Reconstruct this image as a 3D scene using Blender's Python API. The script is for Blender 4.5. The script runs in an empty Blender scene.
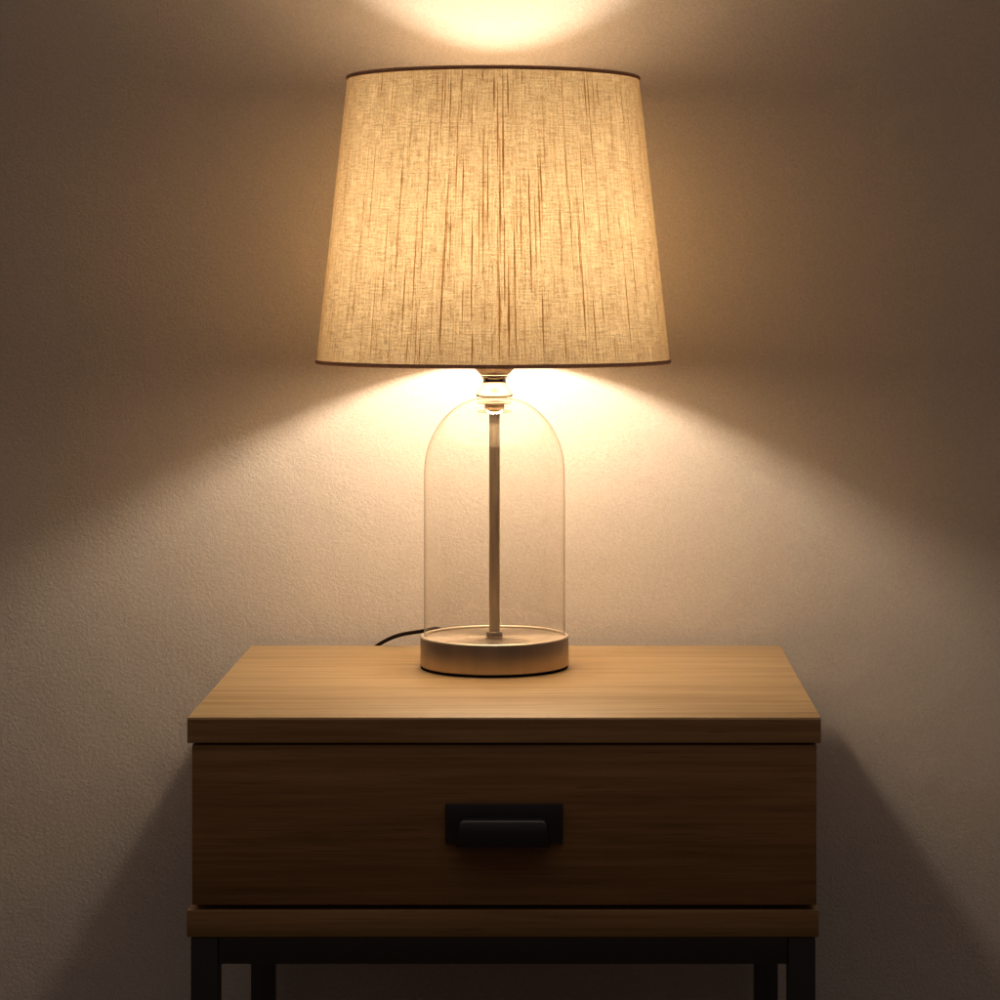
import bpy, bmesh, math, random
from mathutils import Vector
from math import sin, cos, pi, asin, radians
random.seed(11)
sc = bpy.context.scene
C = sc.collection

# ------------------------------------------------------------------ camera
# world: x right, y away from the camera, z up; table front face at y = 0, its middle at x = 0
TOP = 0.55                       # height of the table top
CAM = (0.0503, -1.8455, TOP + 0.3098)
cam_d = bpy.data.cameras.new('camera')
cam = bpy.data.objects.new('camera', cam_d)
C.objects.link(cam)
cam.location = CAM
cam.rotation_euler = (radians(90), 0, 0)
cam_d.sensor_width = 36
cam_d.lens = 36 * 2.6
cam_d.shift_x = -0.075
cam_d.shift_y = -0.219
cam_d.clip_start = 0.05
cam_d.clip_end = 100
sc.camera = cam

# ------------------------------------------------------------------ world: dim rest of an unlit room, zenith brightened to glint on the handle
wd = bpy.data.worlds.new('World')
sc.world = wd
wd.use_nodes = True
wd.cycles.sampling_method = 'NONE'
nt = wd.node_tree
nt.nodes.clear()
wo = nt.nodes.new('ShaderNodeOutputWorld')
bg = nt.nodes.new('ShaderNodeBackground')
tc = nt.nodes.new('ShaderNodeTexCoord')
sp = nt.nodes.new('ShaderNodeSeparateXYZ')
rp = nt.nodes.new('ShaderNodeValToRGB')
mr = nt.nodes.new('ShaderNodeMapRange')
mr.inputs['From Min'].default_value = -1
mr.inputs['From Max'].default_value = 1
nt.links.new(tc.outputs['Generated'], sp.inputs[0])
nt.links.new(sp.outputs['Z'], mr.inputs['Value'])
nt.links.new(mr.outputs[0], rp.inputs[0])
els = rp.color_ramp.elements
els.new(0.5)
els.new(0.75)
for el, (p, c) in zip(els, ((0.27, (0.010, 0.0078, 0.0070)), (0.5, (0.0165, 0.0118, 0.0103)), (0.82, (0.082, 0.063, 0.057)), (0.97, (0.52, 0.42, 0.35)))):
    el.position = p
    el.color = (*c, 1)
nt.links.new(rp.outputs[0], bg.inputs['Color'])
bg.inputs['Strength'].default_value = 1.0
nt.links.new(bg.outputs[0], wo.inputs['Surface'])

# ------------------------------------------------------------------ exposure and render
BULB_STRENGTH = 226.0
BULB_COLOR = (1.0, 0.81, 0.60)
sc.view_settings.view_transform = 'Standard'
sc.view_settings.look = 'None'
sc.view_settings.exposure = 0.0
sc.view_settings.gamma = 1.0
sc.view_settings.use_curve_mapping = False
sc.render.engine = 'CYCLES'
cy = sc.cycles
cy.use_denoising = True
try:
    cy.denoiser = 'OPENIMAGEDENOISE'
    cy.denoising_input_passes = 'RGB_ALBEDO_NORMAL'
except Exception:
    pass
cy.max_bounces = 14
cy.diffuse_bounces = 6
cy.glossy_bounces = 6
cy.transmission_bounces = 8
cy.transparent_max_bounces = 16
cy.caustics_reflective = False
cy.use_adaptive_sampling = False
cy.caustics_refractive = False
cy.blur_glossy = 0.3
cy.sample_clamp_indirect = 6.0
cy.sample_clamp_direct = 0.0

# ------------------------------------------------------------------ helpers
def tag(o, label=None, cat=None, kind=None):
    if label: o['label'] = label
    if cat: o['category'] = cat
    if kind: o['kind'] = kind
    return o

def empty(name, loc):
    o = bpy.data.objects.new(name, None)
    o.empty_display_size = 0.05
    C.objects.link(o)
    o.location = loc
    return o

def link(name, bm, mats, parent=None, smooth=False, angle=40):
    me = bpy.data.meshes.new(name)
    bm.normal_update()
    bm.to_mesh(me)
    bm.free()
    for m in (mats if isinstance(mats, (list, tuple)) else [mats]):
        me.materials.append(m)
    o = bpy.data.objects.new(name, me)
    C.objects.link(o)
    if smooth:
        for p in me.polygons:
            p.use_smooth = True
        try:
            me.set_sharp_from_angle(angle=radians(angle))
        except Exception:
            pass
    if parent is not None:
        o.parent = parent
    return o

def add_box(bm, x0, x1, y0, y1, z0, z1, bevel=0.0, seg=2):
    b = bmesh.new()
    bmesh.ops.create_cube(b, size=1.0)
    for v in b.verts:
        v.co = Vector(((x0 + x1) / 2 + v.co.x * (x1 - x0), (y0 + y1) / 2 + v.co.y * (y1 - y0),
                       (z0 + z1) / 2 + v.co.z * (z1 - z0)))
    if bevel:
        bmesh.ops.bevel(b, geom=list(b.edges), offset=bevel, segments=seg, affect='EDGES', profile=0.5)
    merge(bm, b)

def merge(bm, b):
    me = bpy.data.meshes.new('tmp')
    b.to_mesh(me)
    b.free()
    bm.from_mesh(me)
    bpy.data.meshes.remove(me)

def add_lathe(bm, prof, n=96, uv=False, closed=False):
    """prof: list of (r, z); r = 0 allowed at the ends."""
    rings = []
    for r, z in prof:
        if r < 1e-7:
            rings.append([bm.verts.new((0, 0, z))])
        else:
            rings.append([bm.verts.new((r * cos(2 * pi * i / n), r * sin(2 * pi * i / n), z)) for i in range(n)])
    pairs = list(zip(rings[:-1], rings[1:]))
    if closed:
        pairs.append((rings[-1], rings[0]))
    for a, b in pairs:
        for i in range(n):
            j = (i + 1) % n
            if len(a) == 1 and len(b) == 1:
                continue
            if len(a) == 1:
                bm.faces.new((a[0], b[j], b[i]))
            elif len(b) == 1:
                bm.faces.new((a[i], a[j], b[0]))
            else:
                bm.faces.new((a[i], a[j], b[j], b[i]))

def smooth_path(pts, sub=10):
    P = [Vector(p) for p in pts]
    P = [2 * P[0] - P[1]] + P + [2 * P[-1] - P[-2]]
    out = []
    for i in range(1, len(P) - 2):
        a, b, c, d = P[i - 1:i + 3]
        for k in range(sub):
            t = k / sub
            out.append(0.5 * ((2 * b) + (c - a) * t + (2 * a - 5 * b + 4 * c - d) * t * t + (-a + 3 * b - 3 * c + d) * t ** 3))
    out.append(P[-2])
    return out

def add_tube(bm, pts, r, n=12, cap=True):
    rings = []
    up = Vector((0, 0, 1))
    for i, p in enumerate(pts):
        t = (pts[min(i + 1, len(pts) - 1)] - pts[max(i - 1, 0)]).normalized()
        s = t.cross(up)
        if s.length < 1e-3:
            s = t.cross(Vector((0, 1, 0)))
        s.normalize()
        u = s.cross(t)
        rings.append([bm.verts.new(p + r * (cos(2 * pi * k / n) * s + sin(2 * pi * k / n) * u)) for k in range(n)])
    for a, b in zip(rings[:-1], rings[1:]):
        for k in range(n):
            bm.faces.new((a[k], a[(k + 1) % n], b[(k + 1) % n], b[k]))
    if cap:
        bm.faces.new(list(reversed(rings[0])))
        bm.faces.new(rings[-1])

# ------------------------------------------------------------------ materials
class M:
    def __init__(self, name):
        self.m = bpy.data.materials.new(name)
        self.m.use_nodes = True
        self.t = self.m.node_tree
        self.t.nodes.clear()
        self.out = self.n('ShaderNodeOutputMaterial')
    def n(self, kind, **kw):
        nd = self.t.nodes.new(kind)
        for k, v in kw.items():
            setattr(nd, k, v)
        return nd
    def l(self, a, b):
        self.t.links.new(a, b)
    def coord(self, scale=(1, 1, 1), src='Object', loc=(0, 0, 0)):
        c = self.n('ShaderNodeTexCoord')
        mp = self.n('ShaderNodeMapping')
        mp.inputs['Scale'].default_value = scale
        mp.inputs['Location'].default_value = loc
        self.l(c.outputs[src], mp.inputs[0])
        return mp.outputs[0]
    def noise(self, vec, scale=1.0, detail=2.0, rough=0.5, dist=0.0):
        nd = self.n('ShaderNodeTexNoise')
        nd.inputs['Scale'].default_value = scale
        nd.inputs['Detail'].default_value = detail
        nd.inputs['Roughness'].default_value = rough
        nd.inputs['Distortion'].default_value = dist
        self.l(vec, nd.inputs['Vector'])
        return nd.outputs['Fac']
    def ramp(self, fac, stops):
        nd = self.n('ShaderNodeValToRGB')
        e = nd.color_ramp.elements
        while len(e) < len(stops):
            e.new(0.5)
        for el, (p, c) in zip(e, stops):
            el.position = p
            el.color = (c[0], c[1], c[2], 1) if isinstance(c, (tuple, list)) else (c, c, c, 1)
        self.l(fac, nd.inputs[0])
        return nd.outputs[0]
    def math(self, op, a, b):
        nd = self.n('ShaderNodeMath', operation=op)
        for s, v in zip(nd.inputs, (a, b)):
            if isinstance(v, (int, float)):
                s.default_value = v
            else:
                self.l(v, s)
        return nd.outputs[0]
    def mix(self, mode, fac, a, b):
        nd = self.n('ShaderNodeMix', data_type='RGBA', blend_type=mode)
        for s, v in ((nd.inputs['Factor'], fac), (nd.inputs[6], a), (nd.inputs[7], b)):
            if isinstance(v, (int, float)):
                s.default_value = v
            elif isinstance(v, tuple):
                s.default_value = (v[0], v[1], v[2], 1)
            else:
                self.l(v, s)
        return nd.outputs[2]
    def bump(self, h, strength, dist, normal=None):
        nd = self.n('ShaderNodeBump')
        nd.inputs['Strength'].default_value = strength
        nd.inputs['Distance'].default_value = dist
        self.l(h, nd.inputs['Height'])
        if normal is not None:
            self.l(normal, nd.inputs['Normal'])
        return nd.outputs[0]
    def pbsdf(self, color, rough, metal=0.0, normal=None, spec=0.5):
        p = self.n('ShaderNodeBsdfPrincipled')
        for k, v in (('Base Color', color), ('Roughness', rough), ('Metallic', metal), ('Specular IOR Level', spec)):
            s = p.inputs[k]
            if isinstance(v, (int, float)):
                s.default_value = v
            elif isinstance(v, tuple):
                s.default_value = (v[0], v[1], v[2], 1)
            else:
                self.l(v, s)
        if normal is not None:
            self.l(normal, p.inputs['Normal'])
        self.l(p.outputs[0], self.out.inputs['Surface'])
        return p

def mat_wall():
    m = M('painted_plaster')
    co = m.coord()
    a = m.noise(co, 780, 3, 0.6)
    b = m.noise(co, 330, 2, 0.5)
    c = m.noise(co, 9, 3, 0.5)
    h = m.math('ADD', m.math('MULTIPLY', a, 0.75), m.math('MULTIPLY', b, 0.7))
    r_ = m.noise(co, 28, 2, 0.5)
    nr = m.bump(r_, 0.25, 0.003)
    nr = m.bump(h, 0.5, 0.0009, nr)
    col = m.ramp(c, [(0.3, (0.735, 0.670, 0.615)), (0.7, (0.765, 0.70, 0.645))])
    gr = m.noise(co, 900, 2, 0.65)
    col = m.mix('MULTIPLY', 1.0, col, m.ramp(gr, [(0.32, (0.86, 0.855, 0.85)), (0.68, (1.06, 1.06, 1.06))]))
    m.pbsdf(col, 0.75, 0, nr, 0.25)
    return m.m

def mat_wood(name, seed, gain=1.0, red=1.0, figure=0.6, step=1.6):
    """light oak foil: grain runs along x"""
    m = M(name)
    c1 = m.coord((step, 38, 38), loc=(seed, seed * 2.3, seed * 1.7))
    c2 = m.coord((7, 300, 300), loc=(seed * 3, seed, seed))
    c3 = m.coord((24, 900, 900), loc=(seed, seed * 5, seed))
    band = m.noise(c1, 1.0, 4, 0.55, figure)
    fine = m.noise(c2, 1.0, 4, 0.6, 0.3)
    pore = m.noise(c3, 1.0, 2, 0.5)
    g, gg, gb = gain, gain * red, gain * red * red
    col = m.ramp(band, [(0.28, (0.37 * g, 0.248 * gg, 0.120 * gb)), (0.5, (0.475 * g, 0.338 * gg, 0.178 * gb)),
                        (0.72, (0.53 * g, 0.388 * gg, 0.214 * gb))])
    fin = m.ramp(fine, [(0.32, (0.77, 0.72, 0.65)), (0.62, (1.04, 1.03, 1.02))])
    col = m.mix('MULTIPLY', 1.0, col, fin)
    por = m.ramp(pore, [(0.28, (0.45, 0.36, 0.28)), (0.40, (1, 1, 1))])
    col = m.mix('MULTIPLY', 0.55, col, por)
    nr = m.bump(m.math('ADD', m.math('MULTIPLY', fine, 0.5), pore), 0.25, 0.0004)
    ro = m.ramp(fine, [(0.3, 0.52), (0.7, 0.42)])
    m.pbsdf(col, ro, 0, nr, 0.4)
    return m.m

def mat_black_metal():
    m = M('black_powder_coat')
    a = m.noise(m.coord(), 900, 2, 0.5)
    nr = m.bump(a, 0.25, 0.0003)
    m.pbsdf(m.ramp(a, [(0.3, 0.011), (0.7, 0.016)]), 0.36, 0, nr, 1.0)
    return m.m

def mat_nickel(name, rough, aniso=0.0, streak=(8, 8, 900), color=(0.60, 0.53, 0.45), bump=0.06, low=0.95):
    m = M(name)
    a = m.noise(m.coord(streak), 1.0, 3, 0.6)
    ro = m.ramp(a, [(0.3, rough * 0.85), (0.7, rough * 1.2)])
    c = color
    col = m.ramp(a, [(0.3, (c[0] * low, c[1] * low, c[2] * low)), (0.7, c)])
    p = m.pbsdf(col, ro, 1.0, m.bump(a, bump, 0.0003) if bump else None)
    if aniso:
        p.inputs['Anisotropic'].default_value = aniso
        tg = m.n('ShaderNodeTangent', direction_type='RADIAL', axis='Z')
        m.l(tg.outputs[0], p.inputs['Tangent'])
    return m.m

def mat_glass():
    """thin blown glass: a clear sheet whose mirror reflection and tint grow towards grazing angles"""
    m = M('clear_thin_glass')
    lf = m.n('ShaderNodeLayerWeight')
    lf.inputs['Blend'].default_value = 0.5
    fr = m.math('MULTIPLY_ADD', m.math('POWER', lf.outputs['Facing'], 5.0), 0.50)
    fr.node.inputs[2].default_value = 0.06
    lw = m.n('ShaderNodeLayerWeight')
    lw.inputs['Blend'].default_value = 0.5
    tint = m.ramp(lw.outputs['Facing'], [(0.0, (0.985, 0.98, 0.97)), (0.6, (0.975, 0.962, 0.945)), (0.74, (0.945, 0.925, 0.895)), (0.86, (0.70, 0.65, 0.58)), (1.0, (0.45, 0.38, 0.31))])
    tr = m.n('ShaderNodeBsdfTransparent')
    m.l(tint, tr.inputs['Color'])
    gl = m.n('ShaderNodeBsdfGlossy')
    gl.inputs['Roughness'].default_value = 0.035
    gl.inputs['Color'].default_value = (0.95, 0.94, 0.92, 1)
    mx = m.n('ShaderNodeMixShader')
    m.l(fr, mx.inputs[0])
    m.l(tr.outputs[0], mx.inputs[1])
    m.l(gl.outputs[0], mx.inputs[2])
    m.l(mx.outputs[0], m.out.inputs['Surface'])
    return m.m

def mat_linen():
    """woven linen-look fabric; uv = metres round the shade, metres up the shade"""
    m = M('slubbed_linen')
    warp = m.noise(m.coord((900, 60, 1), 'UV'), 1.0, 2, 0.6)
    weft = m.noise(m.coord((70, 900, 1), 'UV', (3, 7, 0)), 1.0, 2, 0.6)
    speck = m.noise(m.coord((820, 820, 1), 'UV', (9, 2, 0)), 1.0, 2, 0.6)
    cloud = m.noise(m.coord((40, 30, 1), 'UV', (1, 5, 0)), 1.0, 3, 0.5)
    long_ = m.noise(m.coord((700, 8, 1), 'UV', (5, 1, 0)), 1.0, 3, 0.6)
    t = m.math('ADD', m.math('MULTIPLY', warp, 0.33), m.math('MULTIPLY', weft, 0.33))
    t = m.math('ADD', t, m.math('MULTIPLY', speck, 0.42))
    t = m.math('ADD', t, m.math('MULTIPLY', cloud, 0.05))
    t = m.math('ADD', t, m.math('MULTIPLY', long_, 0.18))
    tcol = m.ramp(t, [(0.50, (0.037, 0.0220, 0.0095)), (0.60, (0.069, 0.0475, 0.0235)), (0.68, (0.101, 0.0765, 0.0425)), (0.84, (0.170, 0.138, 0.083))])
    lw = m.n('ShaderNodeLayerWeight')                              # seen edge-on the gaps of the weave close up
    lw.inputs['Blend'].default_value = 0.5
    tcol = m.mix('MULTIPLY', 1.0, tcol, m.ramp(lw.outputs['Facing'], [(0.45, (1, 1, 1)), (0.95, (0.55, 0.47, 0.36))]))
    dcol = m.ramp(t, [(0.50, (0.50, 0.40, 0.29)), (0.7, (0.66, 0.57, 0.44))])
    nr = m.bump(t, 0.3, 0.0006)
    d = m.n('ShaderNodeBsdfDiffuse')
    m.l(dcol, d.inputs['Color'])
    m.l(nr, d.inputs['Normal'])
    tr = m.n('ShaderNodeBsdfTranslucent')
    m.l(tcol, tr.inputs['Color'])
    ad = m.n('ShaderNodeAddShader')
    m.l(d.outputs[0], ad.inputs[0])
    m.l(tr.outputs[0], ad.inputs[1])
    m.l(ad.outputs[0], m.out.inputs['Surface'])
    return m.m

def mat_slub():
    m = M('slub_yarn')
    v = m.noise(m.coord((300, 300, 25)), 1.0, 2, 0.5)
    d = m.n('ShaderNodeBsdfDiffuse')
    d.inputs['Color'].default_value = (0.16, 0.095, 0.05, 1)
    tr = m.n('ShaderNodeBsdfTranslucent')
    m.l(m.ramp(v, [(0.3, (0.34, 0.22, 0.11)), (0.7, (0.54, 0.39, 0.22))]), tr.inputs['Color'])
    ad = m.n('ShaderNodeAddShader')
    m.l(d.outputs[0], ad.inputs[0])
    m.l(tr.outputs[0], ad.inputs[1])
    m.l(ad.outputs[0], m.out.inputs['Surface'])
    return m.m

def mat_trim():
    m = M('brown_trim_tape')
    v = m.noise(m.coord((900, 900, 900)), 1.0, 2, 0.5)
    d = m.n('ShaderNodeBsdfDiffuse')
    m.l(m.ramp(v, [(0.3, (0.22, 0.135, 0.10)), (0.7, (0.38, 0.25, 0.19))]), d.inputs['Color'])
    tr = m.n('ShaderNodeBsdfTranslucent')
    m.l(m.ramp(v, [(0.3, (0.095, 0.068, 0.054)), (0.7, (0.155, 0.116, 0.094))]), tr.inputs['Color'])
    ad = m.n('ShaderNodeAddShader')
    m.l(d.outputs[0], ad.inputs[0])
    m.l(tr.outputs[0], ad.inputs[1])
    m.l(ad.outputs[0], m.out.inputs['Surface'])
    return m.m

def mat_plain(name, color, rough, scale=400, var=0.12, bump=0.1, spec=0.4):
    m = M(name)
    a = m.noise(m.coord(), scale, 3, 0.55)
    col = m.ramp(a, [(0.3, tuple(c * (1 - var) for c in color)), (0.7, tuple(c * (1 + var) for c in color))])
    m.pbsdf(col, rough, 0, m.bump(a, bump, 0.0005), spec)
    return m.m

def mat_bulb():
    m = M('lit_frosted_bulb')
    e = m.n('ShaderNodeEmission')
    e.inputs['Color'].default_value = (*BULB_COLOR, 1)
    e.inputs['Strength'].default_value = BULB_STRENGTH
    m.m.cycles.emission_sampling = 'FRONT'
    m.l(e.outputs[0], m.out.inputs['Surface'])
    return m.m

WALL = mat_wall()
WOOD_TOP = mat_wood('oak_tabletop', 1.7)
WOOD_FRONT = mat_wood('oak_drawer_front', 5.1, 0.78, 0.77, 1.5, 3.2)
WOOD_EDGE_SHADE = mat_wood('oak_shaded_edge', 7.7, 0.98, 0.82, 1.0, 2.4)  # the tabletop's oak toned redder and darker, front-edge shade put into the colour
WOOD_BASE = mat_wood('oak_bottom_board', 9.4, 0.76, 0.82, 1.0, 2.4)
BLACK = mat_black_metal()
NICKEL = mat_nickel('brushed_nickel', 0.47, 0.8, (55, 55, 2), (0.76, 0.61, 0.46), 0.0, 0.84)
NICKEL_TOP = mat_nickel('spun_nickel_plate', 0.36, 0.7, (60, 60, 60))
NICKEL_ROD = mat_nickel('satin_nickel_rod', 0.44, 0.0, (500, 500, 30), (0.74, 0.63, 0.50))
NICKEL_SHINY = mat_nickel('polished_nickel', 0.13, 0.0, (40, 40, 300), (0.62, 0.55, 0.48))
NICKEL_RIM = mat_nickel('bright_nickel_edge', 0.42, 0.0, (60, 60, 300), (0.92, 0.86, 0.78))
GLASS = mat_glass()
LINEN = mat_linen()
SLUB = mat_slub()
TRIM = mat_trim()
CORD = mat_plain('brown_flex', (0.014, 0.007, 0.005), 0.7, 900, 0.2, 0.1, 0.15)
FELT = mat_plain('black_felt', (0.008, 0.006, 0.006), 0.95, 900, 0.2, 0.3, 0.1)
PLASTIC = mat_plain('white_plastic', (0.62, 0.58, 0.52), 0.45)
RECESS = mat_plain('dark_carcass_edge', (0.06, 0.035, 0.018), 0.7, 200)
FLOOR = mat_plain('dark_floorboards', (0.10, 0.065, 0.045), 0.5, 30)
BULB = mat_bulb()

# ------------------------------------------------------------------ setting
WALL_Y = 0.3905
bm = bmesh.new()
add_box(bm, -1.6, 1.6, WALL_Y, WALL_Y + 0.1, -0.02, 2.4)
tag(link('wall', bm, WALL), kind='structure')
bm = bmesh.new()
add_box(bm, -1.6, 1.6, -2.4, WALL_Y - 0.002, -0.06, 0.0)
tag(link('floor', bm, FLOOR), kind='structure')

# ------------------------------------------------------------------ bedside table
HW, DEP = 0.2250, 0.3633
tb = empty('bedside_table', (0, 0, 0))
tag(tb, 'oak bedside table with one drawer and black metal legs, carrying the lit lamp', 'bedside table')

bm = bmesh.new()
add_box(bm, -HW, HW, 0, DEP, TOP - 0.0183, TOP, 0.0007)
tabletop = link('tabletop', bm, WOOD_TOP, tb, True, 30)
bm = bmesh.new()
add_box(bm, -HW + 0.0004, HW - 0.0004, -0.0006, 0.0004, TOP - 0.0179, TOP - 0.0010, 0.0002, 1)  # strip added over the slab's front to carry its shade as colour
link('front_edge_shade', bm, WOOD_EDGE_SHADE, tabletop)

dx0, dx1 = -0.2217, 0.2219
zdt, zdb = TOP - 0.0197, TOP - 0.1334
zbt, zbb = TOP - 0.1370, TOP - 0.1562
# carcass: two sides, back and the dark recess the drawer slides in
bm = bmesh.new()
add_box(bm, dx0 + 0.0006, dx0 + 0.0150, 0.0185, DEP - 0.004, zbt, TOP - 0.0184)
add_box(bm, dx1 - 0.0150, dx1 - 0.0006, 0.0185, DEP - 0.004, zbt, TOP - 0.0184)
add_box(bm, dx0 + 0.0151, dx1 - 0.0151, DEP - 0.014, DEP - 0.005, zbt, TOP - 0.0184)
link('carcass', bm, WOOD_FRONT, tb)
bm = bmesh.new()
add_box(bm, dx0, dx1, 0.0008, 0.0180, zdb, zdt, 0.0006)
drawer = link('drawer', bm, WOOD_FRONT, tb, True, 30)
# drawer box behind the front
bm = bmesh.new()
add_box(bm, dx0 + 0.022, dx1 - 0.022, 0.0181, DEP - 0.03, zdb + 0.006, zdt - 0.012)
link('drawer_box', bm, RECESS, drawer)
# handle: black plate with a folded lip that slopes out and down
hz1 = TOP - (803.5 - 717.5) * 0.0007098
hz0 = TOP - (843.5 - 717.5) * 0.0007098
hx0 = (445.5 - 504.3) * 0.0007098
hx1 = (563.0 - 504.3) * 0.0007098
bm = bmesh.new()
add_box(bm, hx0, hx1, -0.0022, 0.0007, hz0, hz1, 0.0009)
handle = link('handle', bm, BLACK, drawer, True, 30)
bm = bmesh.new()
px0 = (460.5 - 504.3) * 0.0007098
px1 = (546.5 - 504.3) * 0.0007098
zt = TOP - (817.0 - 717.5) * 0.0007098
fl, hh, rr = 0.0030, 0.0180, 0.0042
# cup pull: an open-bottomed shell whose front flares downward, with rounded shoulders
out = [(px0 - fl, zt - hh)]
for k in range(7):
    a = pi - k * pi / 12
    out.append((px0 + rr * 0.8 + rr * cos(a), zt - rr + rr * sin(a)))
out += [(px0 + px1 - x, z) for x, z in reversed(out)]
def front(z):
    return -0.0128 - 0.0034 * (zt - z) / hh
rings = []
cxm, czm = (px0 + px1) / 2, zt - hh
for dy, ins in ((None, 0.0), (0.0014, 0.0), (0.0004, 0.0004), (0.0, 0.0012)):
    ring = []
    for x, z in out:
        zz = max(z - ins, czm) if z > czm + 1e-6 else z
        xx = x + (ins if x < cxm else -ins)
        ring.append(bm.verts.new((xx, -0.0021 if dy is None else front(zz) + dy, zz)))
    rings.append(ring)
for a, b in zip(rings[:-1], rings[1:]):
    for k in range(len(out) - 1):
        bm.faces.new((a[k], a[k + 1], b[k + 1], b[k]))
bm.faces.new(rings[-1])
bmesh.ops.recalc_face_normals(bm, faces=list(bm.faces))
pull = link('pull', bm, BLACK, handle, True, 50)
sd = pull.modifiers.new('solidify', 'SOLIDIFY')
sd.thickness = 0.0011
sd.offset = -1

bm = bmesh.new()
add_box(bm, -0.2255, 0.2235, 0.0004, DEP, zbb, zbt, 0.0007)
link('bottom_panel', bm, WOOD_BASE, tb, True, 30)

# black square-tube frame
lx0, lx1 = (190.5 - 504.3) * 0.0007098, (816.0 - 504.3) * 0.0007098
T = 0.0195
for x in (lx0, lx1 - T):
    for y in (0.0012, DEP - T):
        bm = bmesh.new()
        add_box(bm, x, x + T, y, y + T, 0.0, zbb - 0.0006, 0.0009)
        link('leg', bm, BLACK, tb, True, 30)
rails = [(lx0 + T + 0.0003, lx1 - T - 0.0003, 0.0018, 0.0018 + T - 0.001), (lx0 + T + 0.0003, lx1 - T - 0.0003, DEP - T, DEP - 0.001),
         (lx0 + 0.0005, lx0 + T - 0.0005, T + 0.0016, DEP - T - 0.0004), (lx1 - T + 0.0005, lx1 - 0.0005, T + 0.0016, DEP - T - 0.0004)]
for x0, x1, y0, y1 in rails:
    bm = bmesh.new()
    add_box(bm, x0, x1, y0, y1, zbb - 0.0194, zbb - 0.0004, 0.0008)
    link('rail', bm, BLACK, tb, True, 30)

# ------------------------------------------------------------------ table lamp
LX, LY = -0.0143, 0.2413
P = 0.000803                     # metres per photo pixel at the lamp's axis
def pz(y):                       # photo row of a silhouette -> height above the table top
    return (667.0 - y) * P
lamp = empty('table_lamp', (LX, LY, TOP))
tag(lamp, 'lit table lamp with a clear glass bell body, nickel base and tapered linen shade', 'table lamp')

# base
bm = bmesh.new()
add_lathe(bm, [(0, 0.0001), (0.0590, 0.0001), (0.0592, 0.0020), (0, 0.0020)], 128)
felt = bm
RB = 0.0595
bm = bmesh.new()
zr = pz(635.3)
add_lathe(bm, [(0, 0.0021), (RB - 0.0006, 0.0021), (RB, 0.0027), (RB, zr - 0.0011), (RB - 0.0003, zr - 0.0004), (RB - 0.0009, zr),
               (RB - 0.0018, zr), (RB - 0.0023, zr - 0.0005), (RB - 0.0025, zr - 0.0012), (RB - 0.0025, zr - 0.0030), (0, zr - 0.0030)], 160)
base = link('base', bm, NICKEL, lamp, True, 35)
bm = bmesh.new()
rc, rz = RB - 0.0016, zr - 0.0004
add_lathe(bm, [(rc + 0.00145 * cos(a), rz + 0.0010 * sin(a)) for a in [2 * pi * k / 12 for k in range(12)]], 160, closed=True)
link('rim', bm, NICKEL_RIM, base, True, 60)
link('felt_pad', felt, FELT, base, True, 30)
bm = bmesh.new()
add_lathe(bm, [(0, zr - 0.0029), (RB - 0.0027, zr - 0.0029), (RB - 0.0027, zr - 0.0015), (RB - 0.0030, zr - 0.0012), (0.0045, zr - 0.0012), (0, zr - 0.0012)], 160)
link('base_plate', bm, NICKEL_TOP, base, True, 35)

# rod with collar, nut and washers
bm = bmesh.new()
add_lathe(bm, [(0, zr - 0.0011), (0.0044, zr - 0.0011), (0.0044, pz(408)), (0, pz(408))], 40)
rod = link('rod', bm, NICKEL_ROD, lamp, True, 35)
bm = bmesh.new()
zc = zr - 0.0011
add_lathe(bm, [(0.0045, zc), (0.0062, zc), (0.0066, zc + 0.0006), (0.0066, zc + 0.0032), (0.0060, zc + 0.0041), (0.0045, zc + 0.0043)], 40)
link('collar', bm, NICKEL_TOP, rod, True, 35)
bm = bmesh.new()
add_lathe(bm, [(0.0046, pz(412.5)), (0.0134, pz(412.2)), (0.0138, pz(411.5)), (0.0134, pz(410.8)), (0.0046, pz(410.6))], 48)
link('washer', bm, NICKEL_ROD, rod, True, 35)
bm = bmesh.new()
add_lathe(bm, [(0.0046, pz(410.5)), (0.0074, pz(410.0)), (0.0080, pz(408)), (0.0080, pz(405)), (0.0072, pz(404)), (0.0046, pz(404))], 6)
link('nut', bm, NICKEL_ROD, rod, False)
bm = bmesh.new()
add_lathe(bm, [(0.0046, pz(403.9)), (0.0140, pz(403.6)), (0.0143, pz(402.7)), (0.0138, pz(401.6)), (0.0046, pz(401.4))], 48)
link('washer', bm, NICKEL_ROD, rod, True, 35)

# glass bell
prof_px = [(70.3, 637.0), (70.5, 630), (70.5, 520), (70.5, 484), (70.3, 470), (69.2, 458), (66.7, 447), (62.9, 437), (57.6, 427), (52.6, 420),
           (46.2, 413.2), (39.0, 407.4), (32.0, 403.2), (25.0, 400.2), (18.0, 398.3), (9.0, 397.4), (6.5, 397.4)]
pts = smooth_path([(r, 0, z) for r, z in prof_px], 5)
outer = [(p.x * P, pz(p.z)) for p in pts]
bm = bmesh.new()
add_lathe(bm, outer, 160)
link('glass_bell', bm, GLASS, lamp, True, 80)

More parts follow.
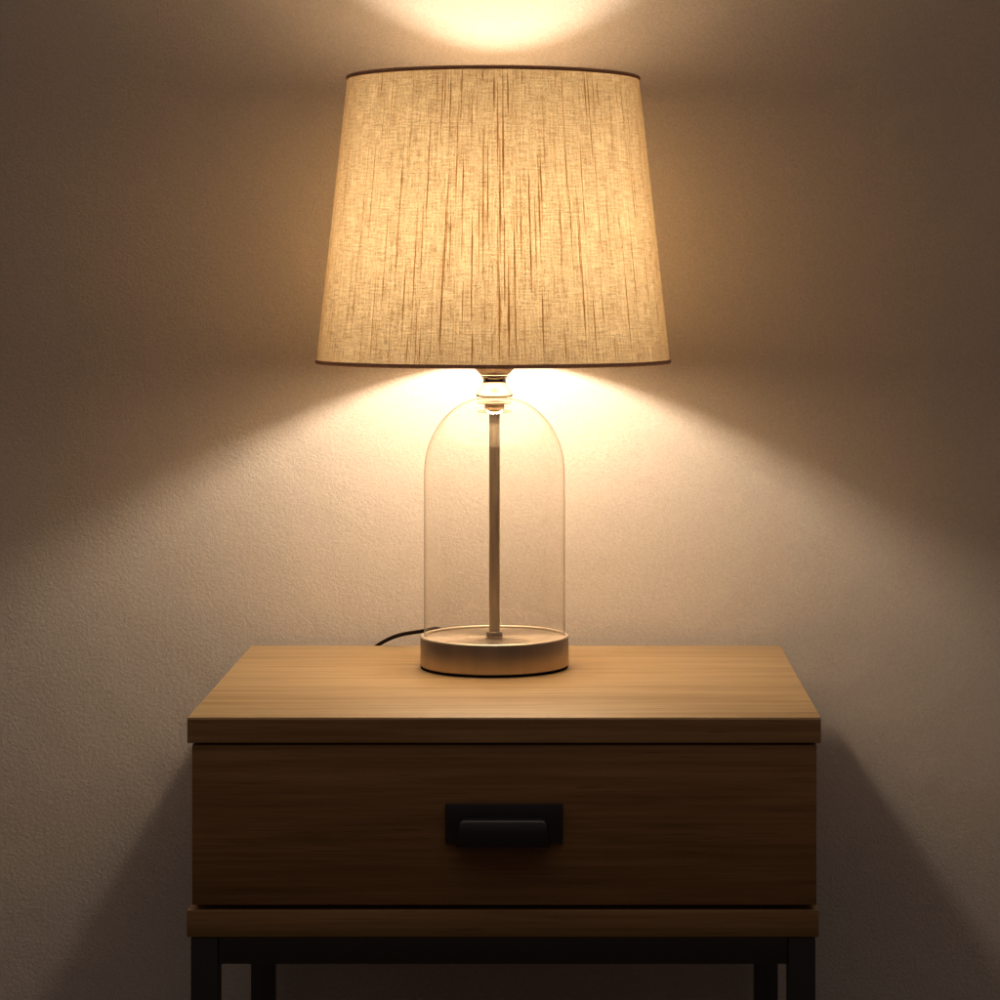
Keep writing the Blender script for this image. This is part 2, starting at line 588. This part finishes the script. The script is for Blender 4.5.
# neck spool
prof_px = [(5, 397.0), (17.6, 396.9), (18.6, 396.2), (18.6, 395.2), (17.4, 392.8), (15.6, 390.2), (13.9, 387.8), (12.6, 385.4), (11.8, 383.0), (11.6, 381.0),
           (12.0, 379.2), (12.9, 377.6), (13.9, 376.6), (14.4, 376.2), (14.6, 375.4), (14.3, 374.8), (13.9, 374.6)]
bm = bmesh.new()
add_lathe(bm, [(r * P, pz(y)) for r, y in prof_px], 96)
neck = link('neck', bm, NICKEL_SHINY, lamp, True, 35)
prof_px = [(12, 374.6), (14.4, 374.2), (15.4, 373.4), (17.6, 371.0), (20.0, 368.4), (22.0, 365.4), (23.2, 362.0), (23.4, 357), (22, 356), (17, 356), (17, 318), (14, 318), (14, 345), (0, 345)]
bm = bmesh.new()
add_lathe(bm, [(r * P, pz(y)) for r, y in prof_px], 96)
socket = link('socket', bm, NICKEL, lamp, True, 35)

# bulb: opaque plastic collar below, frosted glowing bowl above
BZ = 254                          # photo row of the bulb's centre
prof_px = [(0, 344), (11.0, 344), (11.5, 312), (13.0, 300), (17.0, 291), (21.5, 286), (23.5, 281)]
bm = bmesh.new()
add_lathe(bm, [(r * P, pz(y)) for r, y in prof_px], 48)
bulb = link('bulb', bm, PLASTIC, lamp, True, 35)
prof_px = [(23.5, 280.8), (28, 271), (31, 260), (31.5, 251), (29.5, 241), (24.5, 233), (17, 228), (8.5, 225.6), (0, 225)]
bm = bmesh.new()
add_lathe(bm, [(r * P, pz(y)) for r, y in prof_px], 32)
link('glowing_bowl', bm, BULB, bulb, True, 60)

# shade
YT, YB = 79.5, 361.0
RT, RBt = 145.6, 176.2
def shade_r(y):
    return RT + (RBt - RT) * (y - YT) / (YB - YT)
bm = bmesh.new()
uvl = bm.loops.layers.uv.new('UVMap')
NS, NV = 192, 24
SX = -1.0 * P                    # the shade sits a hair off the stem's axis
grid = []
for j in range(NV + 1):
    y = YT + (YB - YT) * j / NV
    r = shade_r(y) * P
    row = []
    for i in range(NS):
        t = 2 * pi * i / NS
        row.append(bm.verts.new((SX + r * cos(t), r * sin(t), pz(y))))
    grid.append(row)
RM = 0.5 * (RT + RBt) * P
for j in range(NV):
    for i in range(NS):
        k = (i + 1) % NS
        f = bm.faces.new((grid[j + 1][i], grid[j + 1][k], grid[j][k], grid[j][i]))
        zz = [(i, j + 1), (i + 1, j + 1), (i + 1, j), (i, j)]
        for lp, (a, b) in zip(f.loops, zz):
            lp[uvl].uv = (2 * pi * a / NS * RM, (NV - b) / NV * (YB - YT) * P)
# slub yarns woven into the cloth: (photo x, photo row it was read at, first row, last row, weight)
SL = [(356, 150, 78, 240, .8), (390, 85, 74, 93, 1.3), (391.5, 125, 110, 140, .9), (353, 175, 148, 214, .9), (371, 225, 150, 302, 1.1), (382, 180, 150, 236, 1.1),
      (409.5, 205, 138, 278, 1.3), (395, 255, 218, 306, 1.2), (414, 290, 255, 338, 1.2), (358, 300, 255, 330, .9), (364.5, 285, 243, 332, 1.1), (345, 330, 300, 358, 1),
      (371, 345, 306, 362, 1), (382, 335, 313, 364, 1.1), (386.5, 345, 323, 363, 1), (417, 350, 334, 364, 1), (343, 250, 212, 272, .8), (332, 280, 225, 320, .8),
      (327, 320, 250, 360, .8), (339, 320, 285, 358, .7), (335, 330, 260, 360, .7), (434.5, 75, 69, 82, .8), (445, 85, 68, 110, 1), (450, 100, 68, 144, 1.2),
      (452.5, 90, 68, 110, 1.2), (457.5, 110, 72, 152, 1.2), (468.5, 90, 68, 120, 1.3), (464, 150, 114, 204, 1.2), (437, 170, 132, 226, 1.3), (431, 245, 198, 282, 1),
      (424, 270, 210, 338, 1.3), (455.5, 205, 185, 246, 1.2), (470, 185, 158, 252, 1.1), (489, 175, 138, 272, 1.7), (493, 185, 152, 234, 1.3), (498.8, 85, 66, 114, 1.2),
      (487.5, 75, 66, 85, 1.1), (502, 130, 98, 178, 1.4), (507, 130, 66, 205, 1.7), (504.5, 205, 150, 258, 1.8), (453, 240, 205, 274, 1.7), (458, 240, 208, 278, 1.1),
      (450.5, 285, 252, 342, 1.4), (449, 320, 290, 342, 1.1), (478.5, 260, 222, 312, 1.4), (485, 235, 205, 270, 1.3), (425.5, 340, 308, 365, 1.2), (429.5, 345, 320, 365, 1),
      (470, 300, 285, 316, .9), (479, 350, 330, 366, 1.3), (504.5, 330, 276, 366, 1.9), (497.5, 343, 333, 352, .9), (511.5, 88, 66, 116, 1.8), (524.5, 75, 66, 87, 1),
      (519, 75, 66, 86, .8), (555.5, 78, 68, 90, 1), (562, 90, 68, 110, 1.1), (584, 92, 70, 124, 1.2), (588, 110, 70, 160, 1.4), (592, 95, 72, 138, 1.1), (595.5, 85, 71, 106, 1),
      (566, 165, 112, 215, 1.2), (562, 245, 195, 282, 1.2), (582, 190, 150, 230, 1.2), (543, 185, 158, 222, 1.4), (541, 205, 165, 256, 1.5), (520, 200, 178, 235, 1),
      (524, 220, 180, 268, 1.2), (533, 245, 180, 284, 1.8), (571, 225, 188, 274, 1), (578.5, 240, 196, 298, 1.2), (582.5, 290, 205, 364, 1.3), (597, 210, 166, 262, 1),
      (509, 255, 222, 298, 1.5), (503, 255, 215, 292, 1.1), (513, 310, 262, 364, 2.2), (518.5, 270, 212, 348, 1.5), (538, 240, 205, 262, 1.1), (545, 320, 280, 364, 1.4),
      (566, 345, 328, 362, 1.1), (594, 330, 298, 364, 1.3), (619, 95, 73, 132, 1.2), (624, 95, 74, 134, 1.1), (613.5, 85, 72, 104, 1), (610, 140, 118, 168, .8),
      (625, 160, 140, 185, .8), (629, 175, 138, 238, 1), (634, 205, 160, 252, .9), (624, 290, 242, 352, 1.6), (631, 265, 208, 322, 1.2), (643, 265, 220, 322, .9),
      (653, 290, 240, 345, .8), (656, 320, 270, 360, .8), (613.5, 350, 338, 363, 1.1), (650, 350, 343, 362, 1), (647, 200, 140, 240, .7), (640, 170, 100, 220, .7),
      (545, 130, 100, 175, .6), (478, 130, 108, 160, .6), (420, 130, 95, 170, .6), (400, 110, 80, 150, .6), (600, 290, 255, 325, .7), (556, 290, 262, 318, .6), (440, 330, 305, 355, .6),
      (461, 335, 315, 360, .7), (491, 310, 285, 330, .7), (528, 335, 310, 362, .8), (555, 150, 125, 190, .6), (606, 215, 180, 260, .7), (385, 290, 262, 325, .7), (400, 335, 310, 362, .8)]
slubs = []
for x, yr, y0, y1, w in SL:
    s = max(-0.995, min(0.995, (x - 493.5) / shade_r(yr)))
    slubs.append((-pi / 2 + asin(s), y0 - 4, y1 + 8, w))
for k in range(150):                                              # round the side and back of the shade
    t = random.uniform(0.0, pi)
    ym, ln = random.uniform(80, 360), random.choice((25, 40, 60, 80, 110, 140))
    slubs.append((t, ym - ln / 2, ym + ln / 2, random.uniform(0.6, 1.9)))
for k in range(95):                                               # faint short ones everywhere
    t = random.uniform(-pi, pi)
    ym, ln = random.uniform(80, 360), random.choice((8, 14, 22, 34, 50))
    slubs.append((t, ym - ln / 2, ym + ln / 2, random.uniform(0.3, 0.75)))
for t0, y0, y1, w in slubs:
    y0, y1 = max(YT + 1, y0), min(YB - 1, y1)
    n = max(5, int((y1 - y0) / 6))
    ph, ph2 = random.uniform(0, 9), random.uniform(0, 9)
    prev = None
    for i in range(n + 1):
        f = i / n
        y = y0 + (y1 - y0) * f
        r = shade_r(y) * P
        taper = min(1.0, f * 3.2, (1 - f) * 3.2)
        hwid = w * 0.00040 * (0.25 + 0.75 * taper) * (0.85 + 0.25 * sin(f * n * 0.55 + ph))
        t = t0 + 0.00014 / r * sin(y * 0.02 + ph2)
        row = []
        for da, dr in ((-hwid, 0.00008), (0, 0.00008 + 0.45 * hwid), (hwid, 0.00008)):
            tt = t + da / r
            row.append(bm.verts.new((SX + (r + dr) * cos(tt), (r + dr) * sin(tt), pz(y))))
        if prev:
            for a in (0, 1):
                f_ = bm.faces.new((row[a], row[a + 1], prev[a + 1], prev[a]))
                f_.material_index = 1
        prev = row
shade = link('lamp_shade', bm, [LINEN, SLUB], lamp, True, 60)
def trim(y, r, half):
    bm = bmesh.new()
    z = pz(y)
    prof = [(r * P + 0.00105 * cos(a), z + half * sin(a)) for a in [2 * pi * k / 10 for k in range(10)]]
    add_lathe(bm, prof, 192, closed=True)
    for v in bm.verts:
        v.co.x += SX
    return link('trim', bm, TRIM, shade, True, 60)
trim(YT - 0.3, RT, 0.0016)
trim(YB + 0.2, RBt, 0.0016)
# wire carrier: ring on the socket, three spokes to the shade's lower ring
bm = bmesh.new()
zs = pz(330)
add_lathe(bm, [(0.0138, zs), (0.0185, zs), (0.0185, zs + 0.0016), (0.0138, zs + 0.0016)], 48, closed=True)
for k in range(3):
    t = radians(35 + 120 * k)
    e = (shade_r(360.6)) * P - 0.0004
    add_tube(bm, smooth_path([(0.018 * cos(t), 0.018 * sin(t), zs + 0.0008), (0.05 * cos(t), 0.05 * sin(t), zs + 0.0006),
                              (SX + e * cos(t), e * sin(t), pz(360.6))], 6), 0.0008, 8)
link('shade_carrier', bm, PLASTIC, shade, True, 50)

# power cord: out of the back of the base, arching left and dropping behind the table
def at(px, py, yw):               # a point seen at photo (px, py) lying at depth yw
    D = yw - CAM[1]
    return (CAM[0] + (px - 575) / 2600 * D - LX, yw - LY, CAM[2] - (py - 281) / 2600 * D - TOP)
cp = [(-0.012, 0.0585, 0.0125), (-0.018, 0.072, 0.0165), at(450, 632.5, 0.325), at(437, 628.8, 0.335), at(422, 631.2, 0.344), at(402, 634.5, 0.352), at(388, 639.5, 0.3595),
      at(374, 648, 0.3685), at(362, 661, 0.3745), at(352, 690, 0.3775), at(348, 740, 0.378), at(352, 790, 0.378)]
bm = bmesh.new()
add_tube(bm, smooth_path(cp, 8), 0.00165, 12)
link('power_cord', bm, CORD, lamp, True, 60)
